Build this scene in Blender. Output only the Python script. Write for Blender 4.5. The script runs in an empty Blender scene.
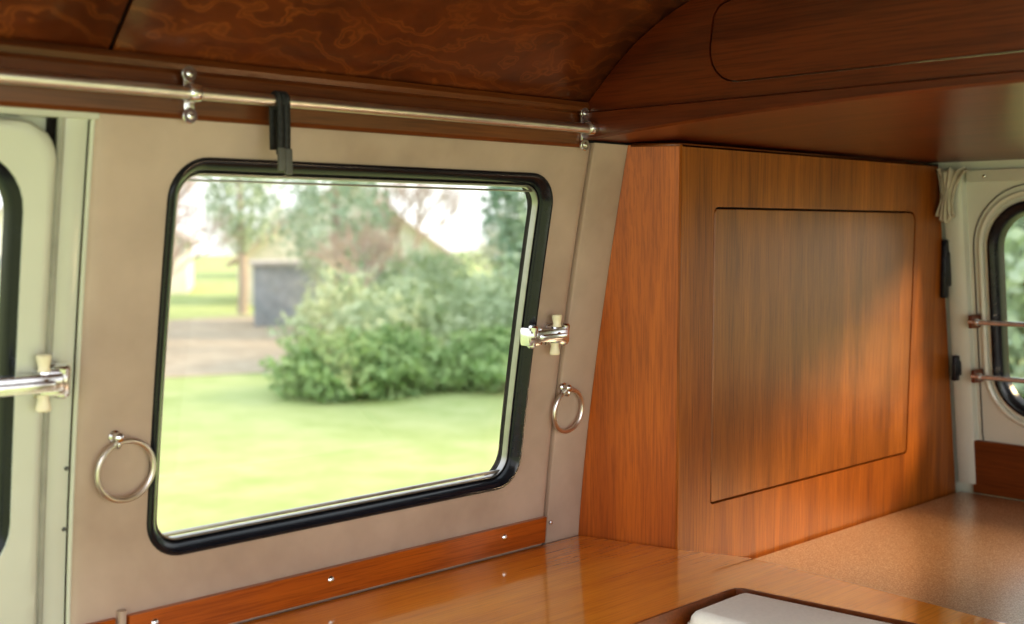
import bpy, bmesh, math, random
import numpy as np
from mathutils import Vector, Matrix
random.seed(7)
ZO=1.34            # camera height above the van floor
GZ=-0.45           # ground level outside
SC=bpy.context.scene
SC.view_settings.view_transform='Standard'
try: SC.view_settings.look='Medium High Contrast'
except Exception: pass
LINK=SC.collection.objects.link

# ------------------------------------------------------------------ materials
def new_mat(name):
    m=bpy.data.materials.new(name); m.use_nodes=True
    nt=m.node_tree; b=nt.nodes['Principled BSDF']
    return m,nt,b
def ramp(nt,stops):
    r=nt.nodes.new('ShaderNodeValToRGB'); cr=r.color_ramp
    while len(cr.elements)<len(stops): cr.elements.new(.5)
    for e,(p,c) in zip(cr.elements,stops):
        e.position=p; e.color=(*c,1)
    return r
def coords(nt,scale=(1,1,1),rot=(0,0,0)):
    tc=nt.nodes.new('ShaderNodeTexCoord'); mp=nt.nodes.new('ShaderNodeMapping')
    mp.inputs['Scale'].default_value=scale; mp.inputs['Rotation'].default_value=rot
    nt.links.new(tc.outputs['Object'],mp.inputs[0]); return mp
def noise(nt,vec,scale,detail=4,rough=.55,dist=0):
    n=nt.nodes.new('ShaderNodeTexNoise'); n.inputs['Scale'].default_value=scale
    n.inputs['Detail'].default_value=detail; n.inputs['Roughness'].default_value=rough
    n.inputs['Distortion'].default_value=dist
    nt.links.new(vec.outputs[0],n.inputs['Vector']); return n
def mix(nt,a,b,fac,mode='MIX'):
    m=nt.nodes.new('ShaderNodeMix'); m.data_type='RGBA'; m.blend_type=mode
    for s,v in ((6,a),(7,b)):
        if isinstance(v,tuple): m.inputs[s].default_value=(*v,1)
        else: nt.links.new(v,m.inputs[s])
    if isinstance(fac,(int,float)): m.inputs[0].default_value=fac
    else: nt.links.new(fac,m.inputs[0])
    return m.outputs[2]
def bump(nt,b,h,strength,dist=.002):
    bp=nt.nodes.new('ShaderNodeBump'); bp.inputs['Strength'].default_value=strength
    bp.inputs['Distance'].default_value=dist
    nt.links.new(h,bp.inputs['Height']); nt.links.new(bp.outputs[0],b.inputs['Normal'])
def plain(name,col,rough=.5,metal=0,coat=0,nscale=30,var=.12,bmp=0,big=None,lo=(.80,.76,.72)):
    m,nt,b=new_mat(name)
    mp=coords(nt); n=noise(nt,mp,nscale)
    d=tuple(c*(1-var) for c in col); l=tuple(min(1,c*(1+var)) for c in col)
    r=ramp(nt,[(.3,d),(.7,l)]); nt.links.new(n.outputs[0],r.inputs[0])
    c=r.outputs[0]
    if big:
        n2=noise(nt,mp,big,5,.6,.2); r2=ramp(nt,[(.34,lo),(.62,(1.03,1.03,1.02))]); nt.links.new(n2.outputs[0],r2.inputs[0])
        c=mix(nt,c,r2.outputs[0],1.0,'MULTIPLY')
    nt.links.new(c,b.inputs['Base Color'])
    b.inputs['Roughness'].default_value=rough; b.inputs['Metallic'].default_value=metal
    b.inputs['Coat Weight'].default_value=coat; b.inputs['Coat Roughness'].default_value=.08
    if bmp: bump(nt,b,n.outputs[0],bmp)
    return m
def wood(name,dark,light,axis='z',rough=.35,coat=.6,fine=1.0,big=2.2,coatr=.12,wavy=.35,st=.06,ior=1.5,spec=.5,n1s=17):
    m,nt,b=new_mat(name)
    ax={'x':0,'y':1,'z':2}[axis]
    s=[1,1,1]; s[ax]=st
    mp=coords(nt,tuple(s))
    n1=noise(nt,mp,n1s,6,.58,wavy)          # broad figure
    s2=[1,1,1]; s2[ax]=.03
    mp2=coords(nt,tuple(s2)); n2=noise(nt,mp2,300,3,.6,.1)   # pores
    mp3=coords(nt); n3=noise(nt,mp3,big,2,.5,.4)             # patches
    r1=ramp(nt,[(.28,dark),(.72,light)]); nt.links.new(n1.outputs[0],r1.inputs[0])
    r2=ramp(nt,[(.36,(.48,.40,.32)),(.56,(1,1,1))]); nt.links.new(n2.outputs[0],r2.inputs[0])
    c=mix(nt,r1.outputs[0],r2.outputs[0],.65*fine,'MULTIPLY')
    r3=ramp(nt,[(.3,(.82,.78,.72)),(.7,(1.06,1.06,1.04))]); nt.links.new(n3.outputs[0],r3.inputs[0])
    c=mix(nt,c,r3.outputs[0],.8,'MULTIPLY')
    nt.links.new(c,b.inputs['Base Color'])
    b.inputs['Roughness'].default_value=rough; b.inputs['Specular IOR Level'].default_value=spec
    b.inputs['Coat Weight'].default_value=coat; b.inputs['Coat Roughness'].default_value=coatr; b.inputs['Coat IOR'].default_value=ior
    bump(nt,b,n2.outputs[0],.10,.001)
    return m
def burl(name,dark,light,hl):
    m,nt,b=new_mat(name)
    mp=coords(nt,(1,1.5,1.5))
    n=noise(nt,mp,5.2,5,.6,1.8)
    w=nt.nodes.new('ShaderNodeTexWave'); w.wave_type='BANDS'; w.bands_direction='Y'
    w.inputs['Scale'].default_value=7.0; w.inputs['Distortion'].default_value=20
    w.inputs['Detail'].default_value=3.5; w.inputs['Detail Scale'].default_value=1.0
    w.inputs['Detail Roughness'].default_value=.55
    nt.links.new(mp.outputs[0],w.inputs['Vector'])
    r=ramp(nt,[(.25,dark),(.75,light)]); nt.links.new(n.outputs[0],r.inputs[0])
    r2=ramp(nt,[(.0,(0,0,0)),(.66,(.06,.06,.06)),(.90,(.75,.75,.75)),(1,(.2,.2,.2))]); nt.links.new(w.outputs[0],r2.inputs[0])
    n4=noise(nt,mp,3.0,3); r4=ramp(nt,[(.36,(.10,.10,.10)),(.66,(.85,.85,.85))]); nt.links.new(n4.outputs[0],r4.inputs[0])
    f=mix(nt,(0,0,0),r2.outputs[0],r4.outputs[0])
    c=mix(nt,r.outputs[0],hl,f)
    nt.links.new(c,b.inputs['Base Color'])
    b.inputs['Roughness'].default_value=.35; b.inputs['Coat Weight'].default_value=.5; b.inputs['Coat Roughness'].default_value=.18
    return m
def glass_mat(name,tint=(.97,.99,.98),g=.05):
    m=bpy.data.materials.new(name); m.use_nodes=True; nt=m.node_tree; nt.nodes.clear()
    o=nt.nodes.new('ShaderNodeOutputMaterial'); t=nt.nodes.new('ShaderNodeBsdfTransparent'); gl=nt.nodes.new('ShaderNodeBsdfGlossy')
    t.inputs[0].default_value=(*tint,1); gl.inputs['Roughness'].default_value=.02
    mx=nt.nodes.new('ShaderNodeMixShader'); mx.inputs[0].default_value=g
    nt.links.new(t.outputs[0],mx.inputs[1]); nt.links.new(gl.outputs[0],mx.inputs[2]); nt.links.new(mx.outputs[0],o.inputs[0])
    return m

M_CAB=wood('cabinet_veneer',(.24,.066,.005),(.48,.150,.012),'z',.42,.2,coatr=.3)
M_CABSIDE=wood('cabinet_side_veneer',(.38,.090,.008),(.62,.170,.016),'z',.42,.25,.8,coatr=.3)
M_DOOR=wood('cabinet_door_veneer',(.21,.068,.007),(.44,.150,.018),'z',.40,.3,coatr=.28)
M_TOP=wood('worktop_veneer',(.70,.225,.012),(.96,.39,.034),'x',.18,1.0,.6,3,.06,ior=1.8,n1s=11)
M_RAIL=wood('dark_rail_wood',(.095,.026,.005),(.22,.064,.012),'x',.36,.4,coatr=.25)
M_OVER=wood('locker_veneer',(.085,.014,.003),(.19,.039,.008),'y',.32,.55,coatr=.18)
M_UNDER=wood('locker_underside_veneer',(.13,.021,.004),(.22,.042,.007),'y',.36,.3,.7,2,.18,spec=.25)
M_TRIMW=wood('orange_trim_wood',(.36,.082,.008),(.60,.165,.017),'x',.3,.5)
M_BURL=burl('ceiling_burl',(.064,.013,.003),(.16,.036,.006),(.33,.098,.019))
M_EDGE=wood('edge_lipping_wood',(.14,.038,.008),(.26,.075,.014),'y',.3,.5)
M_VINYL=plain('beige_vinyl',(.535,.42,.345),.6,nscale=14,var=.06,bmp=.25,big=2.2)
M_CREAM=plain('cream_paint',(.65,.67,.57),.30,coat=.4,nscale=5,var=.05)
M_SEAL=plain('pale_seal',(.38,.38,.32),.5)
M_RUB=plain('black_rubber',(.010,.012,.018),.22,nscale=40,var=.2)
M_RUBG=plain('grey_rubber',(.12,.12,.11),.5)
M_DARK=plain('gap_shade',(.012,.008,.006),.8)  # near-black colour stands in for shade in gaps and behind panels
M_CHR=plain('chrome',(.80,.80,.83),.16,1,nscale=60,var=.05)
M_BAR=plain('satin_steel',(.58,.60,.63),.22,.75,nscale=60,var=.05)
M_ALU=plain('brushed_aluminium',(.42,.41,.40),.35,1,nscale=60,var=.08)
M_ROD=plain('steel_rod',(.76,.71,.68),.30,1,nscale=30,var=.08)
M_KNOB=plain('ivory_plastic',(.85,.77,.56),.35,coat=.3)
M_STRAP=plain('dark_webbing',(.030,.031,.034),.7,nscale=200,var=.4,bmp=.4)
M_CUSH=plain('white_upholstery',(.95,.92,.86),.8,nscale=180,var=.04,bmp=.3)
M_CLOTH=plain('beige_cloth',(.58,.53,.42),.85,nscale=25,var=.15,bmp=.3)
M_BROWN=plain('brown_bracket',(.13,.035,.012),.4)
M_GLASS=glass_mat('window_glass')
M_FLOOR=plain('floor_lino',(.12,.085,.055),.5,nscale=20,var=.2)
M_BENCH,nt,b=new_mat('speckled_bench_covering')
mp=coords(nt); n=noise(nt,mp,380,2,.6); r=ramp(nt,[(.34,(.26,.115,.038)),(.5,(.44,.24,.105)),(.66,(.64,.45,.28))]); nt.links.new(n.outputs[0],r.inputs[0])
nt.links.new(r.outputs[0],b.inputs['Base Color']); b.inputs['Roughness'].default_value=.34; b.inputs['Coat Weight'].default_value=.9; b.inputs['Coat Roughness'].default_value=.24; b.inputs['Coat IOR'].default_value=1.8
bump(nt,b,n.outputs[0],.15)
def foliage_mat(name,a,bb,sc=3):
    m,nt,b=new_mat(name); mp=coords(nt); n=noise(nt,mp,sc,5,.7)
    r=ramp(nt,[(.3,a),(.7,bb)]); nt.links.new(n.outputs[0],r.inputs[0]); nt.links.new(r.outputs[0],b.inputs['Base Color'])
    b.inputs['Roughness'].default_value=.8; b.inputs['Specular IOR Level'].default_value=.2
    return m
M_LAWN=foliage_mat('lawn_grass',(.35,.45,.17),(.52,.59,.30),1.6)
M_BED=foliage_mat('leaf_litter',(.40,.33,.25),(.60,.53,.42),2.5)
M_HEDGE=foliage_mat('hedge_leaves',(.19,.33,.14),(.50,.64,.33),3)
M_BUSH=foliage_mat('bush_leaves',(.36,.48,.30),(.70,.77,.56),2)  # outdoor colours from here on are lightened to imitate haze
M_TREE=foliage_mat('evergreen_leaves',(.24,.38,.29),(.54,.66,.52),2)
M_IVY=foliage_mat('ivy_leaves',(.35,.48,.36),(.66,.75,.61),2)
M_BARK=plain('bark',(.50,.42,.38),.9)
M_FAR=foliage_mat('far_scrub',(.50,.52,.44),(.70,.70,.62),1.2)
M_WALLH=plain('house_render',(.78,.76,.73),.9,nscale=2)
M_ROOFH=plain('house_roof_tiles',(.60,.57,.56),.9,nscale=4,var=.1)
M_ROOFO=plain('reddish_brown_roof_tiles',(.58,.50,.45),.9,nscale=4,var=.12)
M_SHED=plain('blue_grey_shed_boards',(.36,.40,.46),.8,nscale=6,var=.15)
M_WHITE=plain('white_house_render',(.84,.84,.82),.7)

# ------------------------------------------------------------------ object helpers
WL={}
def fin(name,verts,faces,mat,parent=None,label=None,cat=None,group=None,kind=None,smooth=True,ang=35,origin=None,solid=None,bev=None):
    V=[Vector(v) for v in verts]
    if origin is None:
        xs=[v.x for v in V]; ys=[v.y for v in V]; zs=[v.z for v in V]
        origin=Vector(((min(xs)+max(xs))/2,(min(ys)+max(ys))/2,(min(zs)+max(zs))/2 if parent is not None else min(zs)))
    me=bpy.data.meshes.new(name); me.from_pydata([tuple(v-origin) for v in V],[],faces); 
    bm=bmesh.new(); bm.from_mesh(me); bmesh.ops.recalc_face_normals(bm,faces=bm.faces); bm.to_mesh(me); bm.free()
    me.materials.append(mat)
    if smooth:
        me.shade_smooth(); me.set_sharp_from_angle(angle=math.radians(ang))
    o=bpy.data.objects.new(name,me); LINK(o); o.location=origin
    if solid:
        s=o.modifiers.new('Solidify','SOLIDIFY'); s.thickness=solid; s.offset=0
    if bev:
        s=o.modifiers.new('Bevel','BEVEL'); s.width=bev; s.segments=3; s.limit_method='ANGLE'
    setup(o,origin,parent,label,cat,group,kind)
    return o
def setup(o,origin,parent,label,cat,group,kind):
    WL[o.name]=Vector(origin)
    if parent is not None:
        o.parent=parent; o.matrix_parent_inverse=Matrix.Translation(-WL[parent.name])
    if label: o['label']=label
    if cat: o['category']=cat
    if group: o['group']=group
    if kind: o['kind']=kind
def empty(name,loc,label=None,cat=None,group=None,kind=None,parent=None):
    o=bpy.data.objects.new(name,None); o.empty_display_size=.05; LINK(o); o.location=loc
    setup(o,loc,parent,label,cat,group,kind); return o
class MB:
    def __init__(s): s.v=[]; s.f=[]
    def add(s,V,Fc):
        n=len(s.v); s.v+= [Vector(v) for v in V]; s.f+=[tuple(i+n for i in f) for f in Fc]; return s
    def box(s,c,size,bev=.0,rot=None):
        bm=bmesh.new(); bmesh.ops.create_cube(bm,size=1)
        for v in bm.verts: v.co=Vector((v.co.x*size[0],v.co.y*size[1],v.co.z*size[2]))
        if bev: bmesh.ops.bevel(bm,geom=list(bm.edges),offset=bev,segments=2,profile=.6,affect='EDGES')
        Mx=Matrix.Translation(c)@(rot if rot else Matrix.Identity(4))
        bm.verts.index_update()
        s.add([Mx@v.co for v in bm.verts],[[v.index for v in f.verts] for f in bm.faces]); bm.free(); return s
    def lathe(s,p0,axis,prof,seg=20):
        p0=Vector(p0); a=Vector(axis).normalized(); t=a.orthogonal().normalized(); u=a.cross(t)
        V=[];Fc=[]
        for (d,r) in prof:
            for k in range(seg):
                an=2*math.pi*k/seg; V.append(p0+a*d+(t*math.cos(an)+u*math.sin(an))*max(r,1e-5))
        for i in range(len(prof)-1):
            for k in range(seg):
                k2=(k+1)%seg; Fc.append((i*seg+k,i*seg+k2,(i+1)*seg+k2,(i+1)*seg+k))
        Fc.append(tuple(range(seg))); Fc.append(tuple((len(prof)-1)*seg+k for k in range(seg)))
        return s.add(V,Fc)
    def cyl(s,p0,p1,r0,r1=None,seg=16,bev=.0):
        r1=r0 if r1 is None else r1; p0=Vector(p0); p1=Vector(p1); L=(p1-p0).length
        if bev: pr=[(0,r0-bev),(bev,r0),(L-bev,r1),(L,r1-bev)]
        else: pr=[(0,r0),(L,r1)]
        return s.lathe(p0,p1-p0,pr,seg)
    def torus(s,c,normal,R,r,seg=48,ms=10):
        c=Vector(c); a=Vector(normal).normalized(); t=a.orthogonal().normalized(); u=a.cross(t); V=[];Fc=[]
        for i in range(seg):
            an=2*math.pi*i/seg; d=t*math.cos(an)+u*math.sin(an)
            for j in range(ms):
                b=2*math.pi*j/ms; V.append(c+d*(R+r*math.cos(b))+a*(r*math.sin(b)))
        for i in range(seg):
            for j in range(ms):
                Fc.append((i*ms+j,((i+1)%seg)*ms+j,((i+1)%seg)*ms+(j+1)%ms,i*ms+(j+1)%ms))
        return s.add(V,Fc)
    def tube(s,pts,r,seg=8,flat=1.0):
        pts=[Vector(p) for p in pts]; V=[];Fc=[]; up=Vector((.13,.2,.97)).normalized()
        for i,p in enumerate(pts):
            d=(pts[min(i+1,len(pts)-1)]-pts[max(i-1,0)]).normalized()
            t=d.cross(up); t=t.normalized() if t.length>1e-3 else d.orthogonal().normalized(); u=d.cross(t)
            rr=r[i] if isinstance(r,(list,tuple)) else r
            for k in range(seg):
                an=2*math.pi*k/seg; V.append(p+t*math.cos(an)*rr+u*math.sin(an)*rr*flat)
        for i in range(len(pts)-1):
            for k in range(seg):
                k2=(k+1)%seg; Fc.append((i*seg+k,i*seg+k2,(i+1)*seg+k2,(i+1)*seg+k))
        Fc.append(tuple(range(seg))); Fc.append(tuple((len(pts)-1)*seg+k for k in range(seg)))
        return s.add(V,Fc)
    def extrude_x(s,poly,x0,x1):   # poly of (y,z)
        n=len(poly); V=[(x0,y,z+ZO) for y,z in poly]+[(x1,y,z+ZO) for y,z in poly]
        Fc=[tuple(range(n)),tuple(range(n,2*n))]+[(i,(i+1)%n,n+(i+1)%n,n+i) for i in range(n)]
        return s.add(V,Fc)
    def fin(s,name,mat,**k): return fin(name,s.v,s.f,mat,**k)

def round_poly(pts,rad,n=8):
    out=[];N=len(pts)
    for i,p in enumerate(pts):
        r=rad[i] if isinstance(rad,(list,tuple)) else rad
        p=Vector(p); a=Vector(pts[i-1])-p; b=Vector(pts[(i+1)%N])-p
        if r<=1e-6: out.append((p.x,p.y)); continue
        an=a.angle(b); d=min(r/math.tan(an/2),a.length*.49,b.length*.49)
        rr=d*math.tan(an/2)
        A=p+a.normalized()*d; B=p+b.normalized()*d
        cen=p+(a.normalized()+b.normalized()).normalized()*(rr/math.sin(an/2))
        va=A-cen; vb=B-cen; tot=va.angle_signed(vb) if va.length>1e-9 else 0
        for k in range(n+1):
            t=-tot*k/n; c,s_=math.cos(t),math.sin(t)
            out.append((cen.x+va.x*c-va.y*s_,cen.y+va.x*s_+va.y*c))
    return out
def rr(x0,x1,z0,z1,r,n=8):
    return round_poly([(x0,z0),(x1,z0),(x1,z1),(x0,z1)],r,n)
def densify(loop,maxd=.05):
    out=[]
    for i,p in enumerate(loop):
        q=loop[(i+1)%len(loop)]; L=math.dist(p,q); k=max(1,int(math.ceil(L/maxd)))
        for j in range(k): out.append((p[0]+(q[0]-p[0])*j/k,p[1]+(q[1]-p[1])*j/k))
    return out
def cast(c,p,poly):
    d=(p[0]-c[0],p[1]-c[1]); best=None
    for i in range(len(poly)):
        a=poly[i]; b=poly[(i+1)%len(poly)]; e=(b[0]-a[0],b[1]-a[1])
        den=d[0]*e[1]-d[1]*e[0]
        if abs(den)<1e-12: continue
        w=(a[0]-c[0],a[1]-c[1]); t=(w[0]*e[1]-w[1]*e[0])/den; s=(w[0]*d[1]-w[1]*d[0])/den
        if t>0 and -1e-6<=s<=1+1e-6 and (best is None or t>best): best=t
    return (c[0]+d[0]*best,c[1]+d[1]*best)
def ring_plate(outer,inner,mapf,d0,d1,M=6,pad=None):
    inner=densify(inner,.03); N=len(inner)
    c=(sum(p[0] for p in inner)/N,sum(p[1] for p in inner)/N)
    out=[cast(c,p,outer) for p in inner]
    for cp in outer:
        an=math.atan2(cp[1]-c[1],cp[0]-c[0])
        k=min(range(N),key=lambda i:abs((math.atan2(out[i][1]-c[1],out[i][0]-c[0])-an+math.pi)%(2*math.pi)-math.pi))
        out[k]=cp
    V=[];Fc=[]
    T=[j/M for j in range(M+1)]
    if pad: T=[0,.02,.05,.1]+[.1+.8*j/M for j in range(1,M+1)]+[.95,.98,1]
    for side,(dd) in enumerate((d0,d1)):
        for t in T:
            for i in range(N):
                x=inner[i][0]*(1-t)+out[i][0]*t; z=inner[i][1]*(1-t)+out[i][1]*t
                d=dd
                if pad and side==0:
                    dist=math.dist((x,z),out[i]); d=d0+pad*max(0,1-dist/.012)**2
                V.append(mapf(x,z,d))
    R=len(T)
    for side in (0,1):
        o=side*R*N
        for j in range(R-1):
            for i in range(N):
                i2=(i+1)%N; Fc.append((o+j*N+i,o+j*N+i2,o+(j+1)*N+i2,o+(j+1)*N+i))
    for j in (0,R-1):
        for i in range(N):
            i2=(i+1)%N; Fc.append((j*N+i,j*N+i2,R*N+j*N+i2,R*N+j*N+i))
    return V,Fc
def sweep(rect,r,prof,mapf,n=10):
    x0,x1,z0,z1=rect; V=[];Fc=[];N=None
    for (ins,d) in prof:
        L=rr(x0+ins,x1-ins,z0+ins,z1-ins,max(.004,r-ins),n)
        out=[]
        for i,p in enumerate(L):
            q=L[(i+1)%len(L)]; out.append(p)
            if i%(n+1)==n:
                for k in range(1,12): out.append((p[0]+(q[0]-p[0])*k/12,p[1]+(q[1]-p[1])*k/12))
        N=len(out)
        V+=[mapf(x,z,d) for x,z in out]
    P=len(prof)
    for j in range(P-1):
        for i in range(N):
            i2=(i+1)%N; Fc.append((j*N+i,j*N+i2,(j+1)*N+i2,(j+1)*N+i))
    return V,Fc
def inset(loop,k):
    out=[];n=len(loop)
    A=sum(loop[i][0]*loop[(i+1)%n][1]-loop[(i+1)%n][0]*loop[i][1] for i in range(n))
    for i in range(n):
        a=Vector(loop[i-1]);p=Vector(loop[i]);b=Vector(loop[(i+1)%n])
        t=(b-a).normalized(); nn=Vector((-t.y,t.x))*(1 if A>0 else -1)
        out.append((p.x+nn.x*k,p.y+nn.y*k))
    return out
def slab(loop,mapf,d0,d1,bev=.0015):
    n=len(loop); rings=[(inset(loop,bev),d0),(loop,d0+bev if d1>d0 else d0-bev),(loop,d1)]
    V=[];Fc=[]
    for L,d in rings: V+=[mapf(x,z,d) for x,z in L]
    for j in range(2):
        for i in range(n): Fc.append((j*n+i,j*n+(i+1)%n,(j+1)*n+(i+1)%n,(j+1)*n+i))
    Fc.append(tuple(range(n))); Fc.append(tuple(2*n+i for i in range(n)))
    return V,Fc
def grid(fn,nu,nv):
    V=[fn(i/nu,j/nv) for j in range(nv+1) for i in range(nu+1)]
    Fc=[(j*(nu+1)+i,j*(nu+1)+i+1,(j+1)*(nu+1)+i+1,(j+1)*(nu+1)+i) for j in range(nv) for i in range(nu)]
    return V,Fc

# ------------------------------------------------------------------ reference surfaces
def wy(z):
    t=max(0,(z+.59)/.725); return 1.5-.1125*t**1.35
def WM(x,z,d): return (x,wy(z)+d,z+ZO)
def WR(x,z,d): return (x,1.2-wy(z)-d,z+ZO)      # opposite side wall, mirrored about the van centre line
def RX(z): return 2.64+(.15-z)*.165
def RM(y,z,d): return (RX(z)+d,y,z+ZO)
CP=[(1.374,.205),(1.295,.277),(1.233,.318),(1.154,.353),(1.0,.398),(.8,.43),(.6,.44),(.4,.43),(.2,.398),(.046,.353),(-.033,.318),(-.095,.277),(-.174,.205)]
def cprof(t):
    s=t*(len(CP)-1); i=min(int(s),len(CP)-2); u=s-i
    P=[Vector(CP[max(0,min(len(CP)-1,k))]) for k in (i-1,i,i+1,i+2)]
    return .5*((2*P[1])+(-P[0]+P[2])*u+(2*P[0]-5*P[1]+4*P[2]-P[3])*u*u+(-P[0]+3*P[1]-3*P[2]+P[3])*u**3)

# ------------------------------------------------------------------ structure: floor, ceiling, walls
mb=MB(); mb.box((1.2,.65,-.02),(3.1,1.66,.04),.004); mb.fin('floor',M_FLOOR,kind='structure',label='brown lino floor of the camper van')
for nm,x0,x1 in (('ceiling',.664,1.53),('ceiling',-.45,.658)):
    V,Fc=grid(lambda a,b:(x0+(x1-x0)*a,cprof(b).x,cprof(b).y+ZO+.006),8,60)
    fin(nm,V,Fc,M_BURL,kind='structure',label='glossy dark figured wood ceiling panel',solid=.006)
V,Fc=grid(lambda a,b:(.635+.05*a,cprof(b).x,cprof(b).y+ZO+.016),1,60)
fin('trim_5',V,Fc,M_DARK,kind='structure',solid=.004,label='backing strip coloured dark as the shade in the ceiling joint')
def roofp(b):
    p=cprof(b); c=Vector((.6,.1)); return c+(p-c)*1.045+Vector((0,.02))
V,Fc=grid(lambda a,b:(-.45+3.2*a,roofp(b).x,roofp(b).y+ZO),10,60)
fin('trim_6',V,Fc,M_CREAM,kind='structure',solid=.01,label='cream painted metal roof skin')

WIN=(.750,1.452,-.445,.095)
hole=rr(.758,1.444,-.437,.087,.05,8)
V,Fc=ring_plate([(.648,-.60),(1.5305,-.60),(1.5305,.150),(.648,.150)],hole,WM,-.004,.012,7,pad=.008)
fin('wall_left',V,Fc,M_VINYL,kind='structure',label='worn taupe beige vinyl side panel around the side window')
def strip(x0,x1,z0,z1,d0,d1,nz=24,rd=.006,map=WM):
    prof=[(x0,d1),(x0,d0+rd),(x0+rd*.3,d0+rd*.3),(x0+rd,d0),(x1-rd,d0),(x1-rd*.3,d0+rd*.3),(x1,d0+rd),(x1,d1)]
    n=len(prof); V=[];Fc=[]
    for j in range(nz+1):
        z=z0+(z1-z0)*j/nz; V+=[map(x,z,d) for x,d in prof]
    for j in range(nz):
        for i in range(n): Fc.append((j*n+i,j*n+(i+1)%n,(j+1)*n+(i+1)%n,(j+1)*n+i))
    Fc.append(tuple(range(n))); Fc.append(tuple(nz*n+i for i in range(n)))
    return V,Fc
V,Fc=strip(1.5345,1.660,-.60,.150,-.004,.012)
tr1=fin('trim_1',V,Fc,M_VINYL,kind='structure',label='narrow beige vinyl post panel beside the wardrobe')
V,Fc=ring_plate([(.60,-1.34),(1.70,-1.34),(1.70,.27),(.60,.27)],rr(.763,1.439,-.432,.082,.05,8),WM,.016,.04,6)
fin('wall_back',V,Fc,M_DARK,kind='structure',label='van body shell behind the side panel')
V,Fc=strip(1.70,2.80,-1.34,.27,.016,.04)
fin('wall_rear_side',V,Fc,M_DARK,kind='structure',label='van body shell behind the wardrobe')
V,Fc=strip(-.45,.61,.110,.27,.022,.045,6)
fin('wall_front_side',V,Fc,M_CREAM,kind='structure',label='cream painted body shell above the front door')
V,Fc=ring_plate([(1.62,-1.34),(2.80,-1.34),(2.80,.27),(1.62,.27)],rr(1.78,2.50,-.437,.087,.05,8),WR,-.004,.02,7)
fin('wall_right',V,Fc,M_VINYL,kind='structure',label='beige vinyl lined side wall with window over the bench')
w3=empty('window_3',WR(2.14,-.44,0),'rounded side window over the bench',kind='structure')
GP=[(0,.004),(0,-.004),(.0012,-.0075),(.0035,-.0095),(.0065,-.0095),(.009,-.0075),(.0115,-.0045),(.0140,-.0015),(.0165,.003),(.018,.010),(.019,.018)]
V,Fc=sweep((1.772,2.508,-.445,.095),.055,GP,WR); fin('gasket',V,Fc,M_RUB,parent=w3)
def screw(p,n,r=.005,mat=M_CHR,parent=None,name='screw'):
    mb=MB(); mb.lathe(p,n,[(0,r),(.0012,r),(.0028,r*.75),(.0035,r*.3),(.0036,0)],14)
    return mb.fin(name,mat,parent=parent,label=None)

V,Fc=strip(.610,.646,-1.2,.150,.004,.03)
tr2=fin('trim_2',V,Fc,M_CREAM,kind='structure',label='cream painted door pillar with rubber seal')
for x in (.6085,.648):
    mb=MB(); mb.tube([WM(x,-.75+.9*k/24,-.001 if x<.63 else .002) for k in range(25)],.0045 if x<.63 else .003,8)
    mb.fin('seal',M_SEAL if x<.63 else M_CREAM,parent=tr2,label='weather seal along the pillar')
for z in (-.30,-.38):
    screw(WM(.640,z,.004),(0,-1,0),.0028,M_RUBG,tr2)
V,Fc=strip(-.45,.655,.133,.155,-.006,.022,4)
fin('trim_3',V,Fc,M_CREAM,kind='structure',label='cream painted header above the front door')

door=empty('door_1',(.1,1.5,.1),'cream painted front door with rubber sealed window',kind='structure')
V,Fc=ring_plate(round_poly([(-.4,-1.2),(.605,-1.2),(.605,.128),(-.4,.128)],[0,.02,.045,0],6),rr(-.2,.566,-.428,.092,.07,8),WM,-.012,.02,6,pad=.010)
fin('door_panel',V,Fc,M_CREAM,parent=door)
V,Fc=sweep((-.205,.573,-.437,.099),.078,GP,WM); fin('window_gasket',V,Fc,M_RUB,parent=door)
V=[];
for j in range(17):
    z=-.425+.512*j/16; V+=[WM(-.190,z,.015),WM(.558,z,.015)]
fin('window_pane',V,[(2*j,2*j+1,2*j+3,2*j+2) for j in range(16)],M_GLASS,parent=door)

w1=empty('window_1',WM(1.1,-.445,0),'rounded side window in thick black rubber gasket',kind='structure')
V,Fc=sweep(WIN,.055,GP,WM); fin('gasket',V,Fc,M_RUB,parent=w1)
V,Fc=sweep(WIN,.055,[(.018,.018),(.0185,.010),(.020,.0085),(.0215,.0085),(.0225,.011),(.023,.020)],WM); fin('aluminium_frame',V,Fc,M_ALU,parent=w1)
mb=MB()
mb.box((1.10,wy(.066)+.014,.066+ZO),(.655,.005,.003),.0008); mb.box((1.10,wy(-.414)+.014,-.416+ZO),(.655,.006,.005),.001)
mb.fin('glass_track',M_ALU,parent=w1,label='thin aluminium glass track')
V=[]
for j in range(17):
    z=-.431+.512*j/16; V+=[WM(.766,z,.017),WM(1.436,z,.017)]
fin('glass_pane',V,[(2*j,2*j+1,2*j+3,2*j+2) for j in range(16)],M_GLASS,parent=w1)

prof=[(1.410,.140),(1.374,.140),(1.369,.145),(1.367,.165),(1.371,.170),(1.374,.172),(1.3745,.195),(1.371,.198),(1.364,.199),(1.361,.206),(1.364,.214),(1.410,.216)]
mb=MB(); mb.extrude_x(prof,-.45,1.505); mb.fin('trim_4',M_RAIL,kind='structure',label='dark stained wooden cornice rail over the window')

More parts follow.
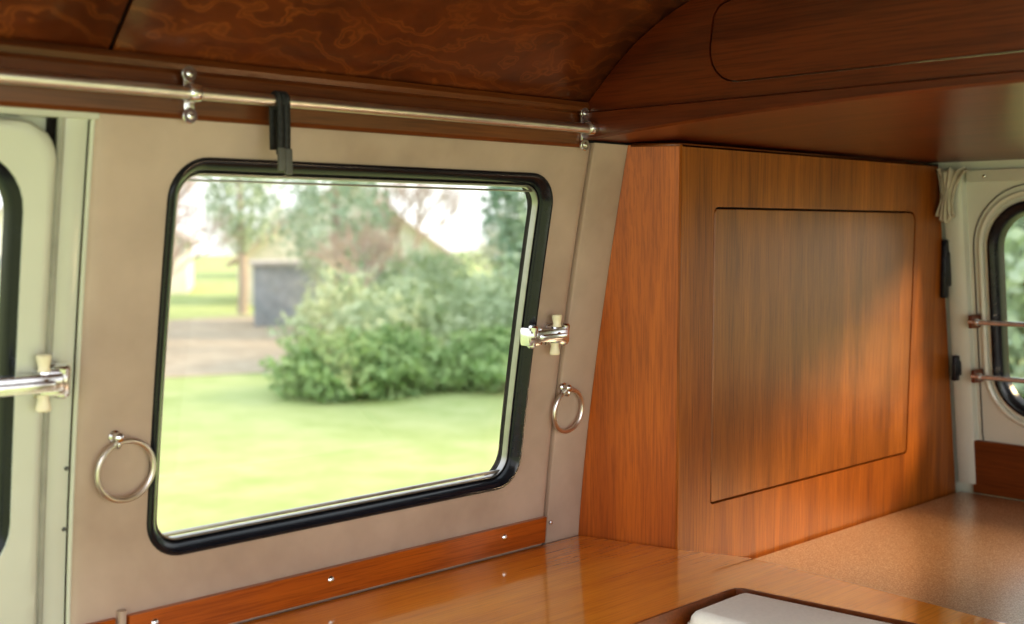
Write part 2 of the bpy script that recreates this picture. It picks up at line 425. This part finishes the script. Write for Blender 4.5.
V,Fc=strip(.725,1.523,-.5585,-.512,-.014,-.004,4,.003)
tr7=fin('baseboard_left',V,Fc,M_TRIMW,kind='structure',label='orange wooden strip screwed along the worktop back')
for x in (.762,1.052,1.418): screw(WM(x,-.530,-.014),(0,-1,.03),.0058,M_CHR,tr7)
screw(WM(1.542,-.527,-.004),(0,-1,.03),.0045,M_CHR,tr1)
V,Fc=strip(.655,.708,-.5585,-.512,-.012,-.004,3,.003)
fin('baseboard_front',V,Fc,M_TRIMW,kind='structure',label='short orange wooden end strip by the pillar')
V,Fc=strip(.711,.722,-.60,-.503,-.015,-.004,3,.004)
fin('trim_7',V,Fc,M_VINYL,kind='structure',label='beige vinyl piping end at the strip joint')

# ------------------------------------------------------------------ worktop
WZ=-.563
outl=[(.655,1.488),(1.616,1.488),(1.669,1.300),(1.715,1.18),(1.706,.95),(1.690,.74),(1.67,.28),(1.620,.28),(1.605,.70),(1.558,1.06),(1.555,1.080),(1.547,1.090),(1.535,1.093),(.655,1.083)]
wt=empty('worktop',(1.2,1.29,WZ-.025+ZO),'glossy orange-brown wooden worktop below the side window','worktop')
V,Fc=slab(outl,lambda x,y,d:(x,y,WZ+ZO+d),0,-.022,.002); fin('top_board',V,Fc,M_TOP,parent=wt,ang=20)
path=[(.655,1.083),(1.535,1.093),(1.547,1.090),(1.555,1.080),(1.558,1.06),(1.605,.70),(1.62,.28)]
def lip(path,z0,z1,w,off):
    V=[];Fc=[];pts=[Vector(p) for p in path]
    for i,p in enumerate(pts):
        d=(pts[min(i+1,len(pts)-1)]-pts[max(0,i-1)]).normalized(); nn=Vector((d.y,-d.x))
        a=p+nn*off; b2=p+nn*(off+w)
        V+=[(a.x,a.y,z0+ZO),(a.x,a.y,z1+ZO),(b2.x,b2.y,z1+ZO),(b2.x,b2.y,z0+ZO)]
    for i in range(len(pts)-1):
        for k in range(4): Fc.append((i*4+k,i*4+(k+1)%4,(i+1)*4+(k+1)%4,(i+1)*4+k))
    Fc.append((0,1,2,3)); n=len(pts)-1; Fc.append((n*4,n*4+1,n*4+2,n*4+3))
    return V,Fc
V,Fc=lip(path,WZ-.026,WZ+.002,.004,.0005); fin('edge_lipping',V,Fc,M_EDGE,parent=wt,bev=.001,label='dark wooden edge lipping')
bc=empty('base_cabinet',(1.14,1.285,0),'orange wooden base cabinet under the worktop','cabinet')
mb=MB(); mb.box((1.14,1.295,(WZ-.023+ZO)/2),(.94,.36,WZ-.023+ZO-.002),.003)
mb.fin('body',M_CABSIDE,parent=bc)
for x in (.91,1.38):
    mb=MB(); mb.box((x,1.107,.40),(.42,.014,.66),.004); d=mb.fin('door',M_CAB,parent=bc)
    mb=MB(); mb.lathe((x+.16,1.100,.62),(0,-1,0),[(0,.006),(.006,.006),(.009,.012),(.013,.013),(.015,.009),(.016,0)],16); mb.fin('knob',M_CHR,parent=d,label='small chrome knob')

def superbox(c,s,e=.25,nu=40,nv=24):
    V=[];Fc=[]
    def sg(v,p): return math.copysign(abs(v)**p,v)
    for j in range(nv+1):
        ph=-math.pi/2+math.pi*j/nv
        for i in range(nu):
            th=2*math.pi*i/nu
            V.append((c[0]+s[0]/2*sg(math.cos(ph),e)*sg(math.cos(th),e),c[1]+s[1]/2*sg(math.cos(ph),e)*sg(math.sin(th),e),c[2]+s[2]/2*sg(math.sin(ph),e)))
    for j in range(nv):
        for i in range(nu): Fc.append((j*nu+i,j*nu+(i+1)%nu,(j+1)*nu+(i+1)%nu,(j+1)*nu+i))
    return V,Fc
ct=WZ+ZO+.003
cu=empty('padded_cushion',(1.48,.76,ct-.386),'off-white upholstered cushion standing in the worktop recess','cushion')
cloop=round_poly([(1.405,.47),(1.594,.47),(1.584,.76),(1.547,1.078),(1.395,1.074)],[.02,.02,.3,.022,.022],6)
V=[];Fc=[]; rings=[(.016,0),(.008,-.0035),(.0025,-.010),(0,-.020),(0,-.20),(0,-.36),(.012,-.386)]
for k,d in rings: V+=[(x,y,ct+d) for x,y in inset(cloop,k)]
n=len(cloop)
for j in range(len(rings)-1):
    for i in range(n): Fc.append((j*n+i,j*n+(i+1)%n,(j+1)*n+(i+1)%n,(j+1)*n+i))
Fc.append(tuple(range(n))); Fc.append(tuple((len(rings)-1)*n+i for i in range(n)))
fin('cover',V,Fc,M_CUSH,parent=cu,ang=60)
mb=MB(); lp=inset(cloop,-.001); lp=lp+[lp[0]]; mb.tube([(x,y,ct-.022) for x,y in lp],.0025,8); mb.fin('piping',M_CUSH,parent=cu,label='off-white piping along the cushion seam')
sb=empty('seat_box',(1.215,.77,0),'low wooden seat box with padded seat','seat')
mb=MB(); mb.box((1.215,.77,.1965),(.79,.60,.393),.006); mb.fin('box',M_CAB,parent=sb)
V,Fc=superbox((1.11,.77,.438),(.50,.58,.09),.25); fin('seat_pad',V,Fc,M_CUSH,parent=sb)

# ------------------------------------------------------------------ bench / bed platform
BZ=-.623
be=empty('bench',(2.25,.6,0),'wooden bed bench with speckled golden brown top','bench')
V,Fc=slab(round_poly([(1.725,-.1),(2.755,-.1),(2.755,1.298),(1.725,1.298)],[.01,.01,.004,.004],3),lambda x,y,d:(x,y,BZ+ZO+d),0,-.03,.004)
fin('bench_top',V,Fc,M_BENCH,parent=be,ang=20)
mb=MB(); mb.box((2.25,.60,(BZ-.03+ZO)/2),(.98,1.36,BZ-.03+ZO-.004),.004); mb.fin('body',M_CAB,parent=be)

# ------------------------------------------------------------------ wardrobe cabinet
FY=1.305
wc=empty('wardrobe_cabinet',(2.15,1.4,0),'orange-brown veneered wardrobe cabinet with flush inset door','cabinet')
CT=.150
def FR(z): return 2.622+(.15-z)*.166
def FM(x,z,d): return (x,FY+d,z+ZO)
dl=round_poly([(1.773,-.497),(2.502,-.497),(2.520,.040),(1.775,.040)],[.006,.008,.022,.010],6)
def grow(loop,k): return inset(loop,-k)
zb=BZ-.03
V,Fc=ring_plate([(1.672,zb),(FR(zb),zb),(FR(CT),CT),(1.672,CT)],grow(dl,.0035),FM,0,.016,3)
fin('front_panel',V,Fc,M_CAB,parent=wc,ang=20)
V,Fc=slab(dl,FM,.0005,.014,.0012); dd=fin('door',V,Fc,M_DOOR,parent=wc,ang=20,label='flush wardrobe door with vertical grain')
mb=MB(); mb.box((2.14,FY+.020,-.23+ZO),(.78,.004,.58)); mb.fin('gap_shade_sheet',M_DARK,parent=wc)  # dark sheet behind the door groove, shade put into its colour
V=[];Fc=[];nz=28
for j in range(nz+1):
    z=-.70+(CT+.70)*j/nz; yb=wy(z)-.005
    V+=[(1.672,FY,z+ZO),(1.620,yb,z+ZO),(1.640,yb,z+ZO),(1.690,FY+.003,z+ZO)]
for j in range(nz):
    for k in range(4): Fc.append((j*4+k,j*4+(k+1)%4,(j+1)*4+(k+1)%4,(j+1)*4+k))
Fc.append((0,1,2,3)); Fc.append(tuple(nz*4+k for k in range(4)))
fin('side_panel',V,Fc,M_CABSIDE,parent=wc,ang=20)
mb=MB(); mb.box((1.6745,FY+.0015,(CT+zb)/2+ZO),(.0065,.0065,CT-zb),.002); mb.fin('corner_lipping',M_CAB,parent=wc)
mb=MB(); mb.add([(1.672,FY,CT+ZO),(FR(CT),FY,CT+ZO),(FR(CT),1.375,CT+ZO),(1.622,1.375,CT+ZO)],[(0,1,2,3)]); mb.fin('top_panel',M_EDGE,parent=wc,solid=.006)

# ------------------------------------------------------------------ overhead locker
LX=1.5
def arch(y): return .154+.034*max(0,1-((y-.6)/.78)**2)
ol=empty('overhead_locker',(2.05,.6,.15+ZO),'glossy dark wooden overhead locker with arched underside','cupboard')
def LM(y,z,d): return (LX+d,y,z+ZO)
NB=28
top=[(cprof(k/40).x,cprof(k/40).y+.001) for k in range(41)]
bot=[(-.174+1.548*k/NB,arch(-.174+1.548*k/NB)) for k in range(NB+1)]
outer=bot+top
ld=round_poly([(.082,.224),(1.122,.224),(1.108,.338),(.85,.392),(.6,.402),(.35,.392),(.095,.338)],[.04,.055,.03,.1,.1,.1,.03],6)
V,Fc=ring_plate(outer,grow(ld,.0022),LM,0,.014,4)
fin('fascia',V,Fc,M_OVER,parent=ol,ang=20)
V,Fc=slab(densify(ld,.08),LM,.0005,.012,.001); fin('door',V,Fc,M_OVER,parent=ol,ang=20)
mb=MB(); mb.box((LX+.020,.6,.31+ZO),(.004,1.1,.16)); mb.fin('gap_shade_sheet',M_DARK,parent=ol)  # dark sheet giving the locker door groove its painted shade
V=[];Fc=[]
for k in range(NB+1):
    y=-.174+1.548*k/NB; a=arch(y)-.004; t=.199
    V+=[(LX,y,a+ZO),(LX-.008,y,a+.003+ZO),(LX-.008,y,t-.003+ZO),(LX,y,t+ZO)]
for k in range(NB):
    for q in range(3): Fc.append((k*4+q,k*4+q+1,(k+1)*4+q+1,(k+1)*4+q))
fin('lip_moulding',V,Fc,M_OVER,parent=ol)
def under(a,b):
    y=1.384-1.558*b; x=LX+(RX(.15)-.004-LX)*a
    zz=arch(y)*(1-a)+.156*a
    return (x,y,zz+ZO)
V,Fc=grid(under,16,40); fin('underside_panel',V,Fc,M_UNDER,parent=ol,ang=60)

# ------------------------------------------------------------------ rear wall with window
rh=rr(.30,1.190,-.418,.055,.10,8)
V,Fc=ring_plate([(-.28,-1.30),(1.50,-1.30),(1.374,.21),(-.17,.21)],rh,RM,0,.02,6)
fin('wall_rear',V,Fc,M_CREAM,kind='structure',label='cream painted rear door wall of the van')
w2=empty('window_2',RM(.75,-.43,0),'rear door window in black rubber gasket',kind='structure')
V,Fc=sweep((.285,1.205,-.432,.069),.11,[(0,.004),(0,-.006),(.002,-.011),(.008,-.013),(.013,-.011),(.017,-.008),(.022,-.004),(.025,.004),(.028,.02)],RM); fin('gasket',V,Fc,M_RUB,parent=w2)
V=[RM(.30,-.418,.012),RM(1.19,-.418,.012),RM(1.19,.055,.012),RM(.30,.055,.012)]; fin('glass_pane',V,[(0,1,2,3)],M_GLASS,parent=w2)
V,Fc=sweep((.262,1.228,-.455,.092),.13,[(0,.002),(.001,-.006),(.004,-.009),(.008,-.009),(.012,-.006),(.014,.002)],RM); fin('door_frame_rim',V,Fc,M_CREAM,parent=w2,label='raised cream painted rim around the rear window')
V,Fc=sweep((.24,1.240,-.62,.106),.145,[(0,.003),(.0005,-.003),(.0025,-.003),(.003,.003)],RM); fin('door_gap',V,Fc,M_RUBG,parent=w2,label='thin dark strip drawn as the door gap line')  # dark strip laid on the surface in place of a shaded gap
V,Fc=strip(1.250,1.302,-.60,.13,-.018,.004,10,.014,map=RM); fin('trim_8',V,Fc,M_CREAM,kind='structure',label='cream painted rear pillar rib')
V,Fc=strip(.2,1.246,.110,.136,-.014,.004,3,.007,map=RM); tr9=fin('trim_9',V,Fc,M_CREAM,kind='structure',label='cream painted header rib above rear window')
for y in (1.20,1.05): screw(RM(y,.122,-.014),(-1,0,0),.004,M_CHR,tr9)
V,Fc=slab([(.2,-.622),(1.262,-.622),(1.262,-.492),(.2,-.492)],RM,-.014,.0,.003); fin('rear_wood_panel',V,Fc,M_EDGE,label='reddish brown wooden panel below the rear window',cat='panel')
for z in (-.207,-.334):
    bar=empty('window_bar',RM(.75,z,-.045),'chrome guard bar across the rear window','bar',group='guard bars at the rear window')
    mb=MB(); mb.cyl(RM(1.238,z,-.045),RM(.25,z,-.045),.0060,seg=14); mb.fin('bar',M_BAR,parent=bar)
    for y in (1.232,.26):
        mb=MB(); mb.box(RM(y,z,-.027),(.046,.010,.030),.003); mb.fin('bracket',M_BROWN,parent=bar,label='reddish brown bar bracket')
        mb=MB(); mb.lathe(RM(y-.018 if y>1 else y+.006,z,-.045),(0,1,0),[(0,.0076),(.003,.0086),(.008,.0086),(.011,.0076)],16); mb.fin('collar',M_BAR,parent=bar,label='chrome collar')
for z0,z1,yy in ((-.155,-.02,1.296),(-.350,-.290,1.283)):
    hb=MB(); zc=(z0+z1)/2; hb.box(RM(yy,zc,-.028),(.020,.013,z1-z0),.005); hb.box(RM(yy,zc,-.020),(.02,.018,(z1-z0)*.6),.004)
    hb.fin('door_buffer',M_RUB,label='black rubber door buffer by the rear pillar',cat='buffer')
V=[];Fc=[];nu=60;nv=20
for j in range(nv+1):
    t=j/nv; wd=.060*(1-.62*math.sin(math.pi*min(1,t*.9))**.8)*(1-.15*t); yc=1.262+.022*t**.8; z=.144-.118*t
    for i in range(nu+1):
        s=i/nu-.5; ple=.0075*math.sin(s*30+1.8*math.sin(3*t))+.0035*math.sin(s*57+t*5)
        V.append(RM(yc+s*wd*1.3,z-.010*abs(math.sin(s*9))*(1-t)-.008*math.sin(s*7+2)*t,-.038-.010*math.cos(s*3)+ple))
for j in range(nv):
    for i in range(nu): Fc.append((j*(nu+1)+i,j*(nu+1)+i+1,(j+1)*(nu+1)+i+1,(j+1)*(nu+1)+i))
fin('gathered_curtain',V,Fc,M_CLOTH,label='gathered cream curtain cloth at the rear pillar',cat='curtain',solid=.0015)

# ------------------------------------------------------------------ curtain rod
RY=1.343; RZ=.1695
rod=empty('curtain_rod',(1.0,RY,RZ+ZO),'long steel curtain rod on brackets above the window','curtain rod')
mb=MB(); mb.cyl((-.2,RY,RZ+ZO),(1.492,RY,RZ-.001+ZO),.0080,seg=18,bev=.001); mb.fin('rod',M_ROD,parent=rod)
for x in (.756,1.484,-.1):
    mb=MB(); z=RZ+ZO
    mb.box((x+.006,1.3655,z),(.015,.004,.058),.0018)
    for s in (-1,1):
        mb.lathe((x+.006,1.366,z+s*.026),(0,-1,0),[(0,.0100),(.0035,.0100),(.0045,.0092),(.0045,0)],22)
        mb.lathe((x+.006,1.3618,z+s*.026),(0,-1,0),[(0,.0048),(.0012,.0044),(.0020,.003),(.0022,0)],12)
    mb.box((x+.002,1.355,z),(.013,.024,.016),.002)
    mb.lathe((x-.008,RY,z),(1,0,0),[(0,.0084),(0,.0108),(.001,.0114),(.015,.0114),(.016,.0108),(.016,.0084)],22)
    mb.fin('bracket',M_CHR,parent=rod,label='chrome rod bracket with screws')
SX=.880
st=empty('hanging_strap',(SX,1.335,.09+ZO),'dark webbing strap doubled over the curtain rod','strap')
def hang(xc,w,zlow):
    loop=[(RY+.0095,zlow+.02),(RY+.0095,.13),(RY+.0095,.16)]+[(RY+.0098*math.cos(math.pi*k/10),RZ+.0098*math.sin(math.pi*k/10)) for k in range(11)]+[(RY-.0098,.15),(RY-.010,.13),(RY-.009,.10),(RY-.008,zlow)]
    V=[];Fc=[]
    for y,z in loop: V+=[(xc-w,y,z+ZO),(xc+w,y,z+ZO)]
    for i in range(len(loop)-1): Fc.append((2*i,2*i+1,2*i+3,2*i+2))
    return V,Fc
for xc,w,zl in ((SX-.0048,.0042,.086),(SX+.0050,.0042,.080)):
    V,Fc=hang(xc,w,zl); fin('webbing',V,Fc,M_STRAP,parent=st,solid=.0025)
mb=MB()
for q in (-.006,0,.006): mb.torus((SX+q,RY,RZ+ZO),(1,0,0),.0105,.0022,24,6)
mb.fin('wrap',M_STRAP,parent=st)
mb=MB(); y=RY-.012
mb.box((SX-.0052,y+.001,.093+ZO),(.0105,.005,.030),.0015); mb.box((SX+.0060,y+.002,.090+ZO),(.0105,.005,.034),.0015)
mb.fin('clip',M_RUBG,parent=st,label='small grey strap end')

# ------------------------------------------------------------------ tie rings
def ring(cx,czz,fx,fz,R,lab,tw):
    o=empty('tie_ring',WM(cx,czz-R,-.01),lab,'ring',group='metal tie rings beside the window')
    p=Vector(WM(fx,fz,-.004))
    mb=MB(); mb.lathe(p,(0,-1,0),[(0,.0085),(.003,.008),(.005,.005),(.011,.0045),(.013,.0065),(.017,.006),(.019,.003),(.0195,0)],18)
    mb.torus(p+Vector((0,-.010,-.009)),(1,0,0),.0055,.0018,16,6); mb.fin('screw_eye',M_CHR,parent=o,label='chrome screw eye')
    c=Vector(WM(cx,czz,-.014)); mb=MB(); mb.torus(c,(tw,-1,-.10),R,.0038,64,10); mb.fin('ring',M_ROD,parent=o)
ring(.712,-.310,.698,-.264,.0395,'large steel tie ring on the vinyl near the pillar',.05)
ring(1.551,-.320,1.540,-.277,.038,'steel tie ring on the post panel near the wardrobe',.05)

# ------------------------------------------------------------------ latches
def latch(x0,x1,kx,zc,lab,g=1.2,lever=None):
    o=empty('window_latch',WM((x0+x1)/2,zc,-.01),lab,'latch',group='chrome toggle latches')
    def P(x,z,d): return Vector(WM(x,z,d))
    mb=MB(); L=x1-x0
    mb.box(P(x1-.020,zc,-.008),(.040,.010,.032*g),.003)
    # main lever: tapered bar with rounded top
    mb.box(P(x0+L*.47,zc,-.029),(L*.92,.018,.019*g),.006)
    mb.box(P(x0+L*.55,zc-.002,-.039),(L*.60,.008,.008*g),.003)
    mb.box(P(x0+.016,zc,-.024),(.034,.024,.027*g),.006)
    mb.cyl(P(x0+.012,zc-.016*g,-.030),P(x0+.012,zc+.016*g,-.030),.0085,seg=20,bev=.003)
    mb.cyl(P(x1-.010,zc-.016*g,-.024),P(x1-.010,zc+.016*g,-.024),.0105,seg=20,bev=.003)
    mb.box(P(x1-.022,zc,-.022),(.036,.028,.027*g),.006)
    mb.lathe(P(x1-.034,zc,-.034),(0,-1,0),[(0,.007),(.003,.0065),(.005,.004),(.0055,0)],16)
    mb.fin('chrome_body',M_CHR,parent=o)
    for s in (1,-1):
        mb=MB(); mb.lathe(P(kx,zc+s*.014,-.030),(0,0,s),[(0,.0080),(.005,.0066),(.012,.0080),(.018,.0092),(.0205,.0080),(.021,0)],20)
        mb.fin('knob',M_KNOB,parent=o,label='ivory plastic grip knob')
latch(1.409,1.512,1.478,-.177,'chrome toggle latch with ivory knob by the window edge')
latch(.470,.626,.592,-.182,'chrome toggle latch with ivory knob on the front door',1.25)

# ------------------------------------------------------------------ outside
V,Fc=grid(lambda a,b:(-40+120*a,-40+120*b,GZ),40,40); fin('ground',V,Fc,M_LAWN,kind='structure',label='sunlit mown lawn around the van',origin=Vector((0,0,GZ)))
def leaves(name,center,rad,n,mat,label,cat,size=.07,trunk=0,seed=1):
    rng=np.random.default_rng(seed); c=np.array(center); rad=np.array(rad)
    d=rng.normal(size=(n,3)); d/=np.linalg.norm(d,axis=1)[:,None]
    ph=rng.uniform(0,6.28,6)
    lump=1+.20*np.sin(d[:,0]*5+ph[0])*np.sin(d[:,2]*6+ph[1])+.14*np.sin(d[:,1]*9+ph[2])+.10*np.sin(d[:,0]*13+d[:,2]*11+ph[3])
    r=(.62+.38*rng.random(n)**.7)*lump
    p=c+d*rad*r[:,None]; p[:,2]=np.maximum(p[:,2],GZ+.02)
    a=rng.normal(size=(n,3)); a/=np.linalg.norm(a,axis=1)[:,None]; b=np.cross(a,rng.normal(size=(n,3))); b/=np.linalg.norm(b,axis=1)[:,None]
    s=size*(.6+.8*rng.random(n))[:,None]
    q=np.stack([p-a*s,p-b*s*.5,p+a*s,p+b*s*.5],1).reshape(-1,3)
    F=np.arange(4*n).reshape(-1,4)
    org=np.array([center[0],center[1],GZ]); me=bpy.data.meshes.new(name); me.from_pydata((q-org).tolist(),[],F.tolist()); me.materials.append(mat)
    o=bpy.data.objects.new('foliage' if trunk else name,me); LINK(o); o.location=org
    if trunk:
        root=empty(name,(center[0],center[1],GZ),label,cat); setup(o,Vector(org),root,None,None,None,None)
        mb=MB(); mb.tube([(center[0],center[1],GZ),(center[0]+.05,center[1],GZ+.8),(center[0]-.03,center[1]+.05,center[2]+rad[2]*.5)],[trunk,trunk*.8,trunk*.3],10); mb.fin('trunk',M_BARK,parent=root)
    else: setup(o,Vector(org),None,label,cat,None,None)
    return o
def core(o,center,rad,mat):
    V,Fc=superbox(center,tuple(2*x*.60 for x in rad),1.0,24,14); V=[(x,y,max(z,GZ)) for x,y,z in V]
    fin('inner_foliage',V,Fc,mat,parent=o)
specs=[
 ('hedge',(7.95,10.6,GZ+.28),(.95,.80,.42),5200,M_HEDGE,'dense low green hedge on the lawn','hedge',.05),
 ('hedge',(9.65,10.0,GZ+.26),(1.05,.80,.40),5200,M_HEDGE,'dense low green hedge at the lawn edge','hedge',.05),
 ('hedge',(11.5,9.6,GZ+.30),(1.05,.80,.44),5200,M_HEDGE,'dense low green hedge by the open lawn','hedge',.05),
 ('bush',(9.6,12.6,GZ+.48),(1.10,.95,.70),4500,M_BUSH,'broad light green shrub behind the hedge','bush',.055),
 ('bush',(11.9,12.2,GZ+.50),(1.3,1.0,.78),4500,M_BUSH,'tall light green shrub behind the hedge','bush',.055),
 ('bush',(13.6,16.2,GZ+.60),(1.1,.9,.90),3500,M_BUSH,'pale green shrub among the garden trees','bush',.055),
]
for i,(nm,c,r,n,m,lab,cat,sz) in enumerate(specs):
    o=leaves(nm,c,r,n,m,lab,cat,sz,seed=i+10); core(o,c,r,m)
specs=[
 ('evergreen_tree',(14.5,14.3,2.0),(.95,.85,1.9),4200,M_TREE,'dark green evergreen tree beyond the shrubs','tree',.08),
 ('evergreen_tree',(17.4,13.6,2.6),(1.2,1.2,2.6),5500,M_TREE,'dark green evergreen tree by the garden edge','tree',.09),
 ('ivy_clad_tree',(12.2,16.9,1.7),(.90,.90,1.55),3200,M_IVY,'ivy clad tree with bright green foliage','tree',.065),
 ('ivy_clad_tree',(13.8,22.6,2.3),(.80,.80,1.3),2400,M_IVY,'slim ivy clad tree near the dark shed','tree',.07),
 ('broadleaf_tree',(13.5,4.6,2.0),(2.2,2.2,2.6),12000,M_IVY,'broad green tree behind the van','tree',.12),
 ('broadleaf_tree',(15.0,9.2,1.6),(1.8,1.8,2.2),9000,M_IVY,'leafy green tree behind the van','tree',.12),
]
for i,(nm,c,r,n,m,lab,cat,sz) in enumerate(specs):
    leaves(nm,c,r,n,m,lab,cat,sz,trunk=.12,seed=i+40)
def bare(x,y,h,seed,lab,r0=.07):
    random.seed(seed); root=empty('bare_tree',(x,y,GZ),lab,'tree'); mt=MB(); mbr=MB()
    def br(p,d,L,r,lv):
        q=p+d*L; mid=(p+q)/2+Vector((random.uniform(-1,1),random.uniform(-1,1),0))*L*.06
        (mt if lv==0 else mbr).tube([p,mid,q],[r,r*.85,r*.65],5)
        if lv>=6: return
        for k in range(3 if lv<5 else 2):
            nd=(d+Vector((random.uniform(-1,1),random.uniform(-1,1),random.uniform(-.35,.7)))*.85).normalized()
            br(p+(q-p)*random.uniform(.55,1),nd,L*random.uniform(.62,.82),r*.66,lv+1)
    br(Vector((x,y,GZ)),Vector((0,0,1)),h*.28,r0,0)
    mt.fin('trunk',M_BARK,parent=root); mbr.fin('branches',M_BARK,parent=root)
bare(10.4,21.0,4.6,1,'bare brown winter tree near the houses'); bare(9.0,17.2,3.6,4,'bare brown winter tree by the leaf bed',.05)
bare(15.6,19.4,3.8,3,'bare brown winter tree among evergreens'); bare(10.9,14.6,2.8,5,'small bare winter shrub tree behind the hedge',.05)
bare(13.0,26.4,5.0,8,'bare brown winter tree beside the shed'); bare(11.2,24.0,5.0,12,'spreading bare winter tree beside the pale house')
V,Fc=slab([(4.2,14.6),(6.4,13.6),(8.9,12.8),(12,17),(14,22),(6,22),(4,17)],lambda x,y,d:(x,y,GZ+.012+d),0,-.01,.002)
fin('leaf_litter',V,Fc,M_BED,label='pale brown leaf litter covering the ground beyond the lawn',cat='leaves',kind='stuff')
def house(x,y,w,dp,h,rh,rot,mw,mr,lab):
    root=empty('house',(x,y,GZ),lab,'house'); R=Matrix.Translation((x,y,GZ))@Matrix.Rotation(rot,4,'Z')
    mb=MB(); mb.box((0,0,h/2),(w,dp,h),.02)
    mb.add([(-w/2,-dp/2,h),(w/2,-dp/2,h),(0,-dp/2,h+rh),(-w/2,dp/2,h),(w/2,dp/2,h),(0,dp/2,h+rh)],[(0,1,2),(3,4,5)])
    mb.v=[R@v for v in mb.v]; mb.fin('walls',mw,parent=root)
    mb=MB(); e=.25; t=.12; k=rh/(w/2)
    for s in (-1,1):
        mb.add([(s*(w/2+e),-dp/2-e,h-e*k),(0,-dp/2-e,h+rh),(0,dp/2+e,h+rh),(s*(w/2+e),dp/2+e,h-e*k),(s*(w/2+e),-dp/2-e,h-e*k+t),(0,-dp/2-e,h+rh+t),(0,dp/2+e,h+rh+t),(s*(w/2+e),dp/2+e,h-e*k+t)],
          [(0,1,2,3),(4,5,6,7),(0,1,5,4),(2,3,7,6),(0,3,7,4)])
    mb.v=[R@v for v in mb.v]; mb.fin('roof',mr,parent=root)
    for wx in (-w*.25,w*.22):
        mb=MB(); mb.box((wx,-dp/2-.02,h*.55),(w*.16,.06,h*.35),.01); mb.v=[R@v for v in mb.v]; mb.fin('window',M_SHED,parent=root,label='dark house window')
house(15.6,34.6,6.4,4.5,1.5,1.7,-.55,M_WHITE,M_ROOFH,'pale house with grey pitched roof beyond garden')
house(18.6,25.4,5.2,4.0,1.1,1.9,-.62,M_WALLH,M_ROOFO,'pale house with reddish brown pitched roof beyond trees')
SHX,SHY=12.95,19.5
sh=empty('garden_shed',(SHX,SHY,GZ),'small blue-grey boarded garden shed','shed')
R=Matrix.Translation((SHX,SHY,GZ))@Matrix.Rotation(-.55,4,'Z')
mb=MB(); mb.box((0,0,.58),(1.35,1.2,1.16),.01); mb.v=[R@v for v in mb.v]; mb.fin('walls',M_SHED,parent=sh)
mb=MB(); mb.box((0,0,1.19),(1.5,1.4,.06),.01); mb.v=[R@v for v in mb.v]; mb.fin('roof',M_ROOFH,parent=sh)
mb=MB(); mb.box((.15,-.62,.5),(.5,.04,.95),.01); mb.v=[R@v for v in mb.v]; mb.fin('door',M_SHED,parent=sh)
for i,(x,y,r,h) in enumerate([(8,42,3.2,1.5),(17,44,3.2,1.5),(28,40,3.2,1.5),(33,31,3.2,1.5),(34,21,3.0,1.5),(30,10,3.0,1.5),(12.6,28.4,2.0,.9)]):
    leaves('hedgerow_tree',(x,y,GZ+h*.7),(r,r,h),5000 if r>2 else 3500,M_FAR,'distant brownish scrub and hedgerow trees','tree',.14 if r>2 else .07,trunk=.1,seed=80+i)

# ------------------------------------------------------------------ light
w=bpy.data.worlds.new('World'); SC.world=w; w.use_nodes=True; nt=w.node_tree; bg=nt.nodes['Background']
tc=nt.nodes.new('ShaderNodeTexCoord'); sx=nt.nodes.new('ShaderNodeSeparateXYZ'); r=ramp(nt,[(.0,(.95,.95,.95)),(.5,(.97,.99,1)),(1,(.84,.92,1))])
nt.links.new(tc.outputs['Generated'],sx.inputs[0]); nt.links.new(sx.outputs[2],r.inputs[0]); nt.links.new(r.outputs[0],bg.inputs[0]); bg.inputs[1].default_value=1.5
sun=bpy.data.lights.new('sun','SUN'); sun.energy=4.6; sun.angle=math.radians(17); sun.color=(1,.70,.40)
so=bpy.data.objects.new('sun',sun); LINK(so); so.rotation_euler=Vector((-.66,.62,-.46)).to_track_quat('-Z','Y').to_euler(); so.location=(8,-7,6)
def area(name,loc,to,sx_,sy_,e,col):
    L=bpy.data.lights.new(name,'AREA'); L.shape='RECTANGLE'; L.size=sx_; L.size_y=sy_; L.energy=e; L.color=col
    o=bpy.data.objects.new(name,L); LINK(o); o.location=loc; o.rotation_euler=(Vector(to)-Vector(loc)).to_track_quat('-Z','Y').to_euler()
area('fill_light',(.3,-.75,1.20),(.9,1.4,1.02),1.5,1.0,11,(1,.98,.97))  # added fill lamp behind the camera, brightens the interior

# ------------------------------------------------------------------ camera
cd=bpy.data.cameras.new('camera'); cam=bpy.data.objects.new('camera',cd); LINK(cam)
th=math.radians(45.9); ph=math.atan(81/1200.)
Fv=Vector((math.cos(th)*math.cos(ph),math.sin(th)*math.cos(ph),-math.sin(ph)))
cam.location=(0,0,ZO); cam.rotation_euler=Fv.to_track_quat('-Z','Y').to_euler()
cd.sensor_width=36; cd.lens=1200/1024*36; cd.clip_start=.02
cd.dof.use_dof=True; cd.dof.focus_distance=2.0; cd.dof.aperture_fstop=3.2
SC.camera=cam
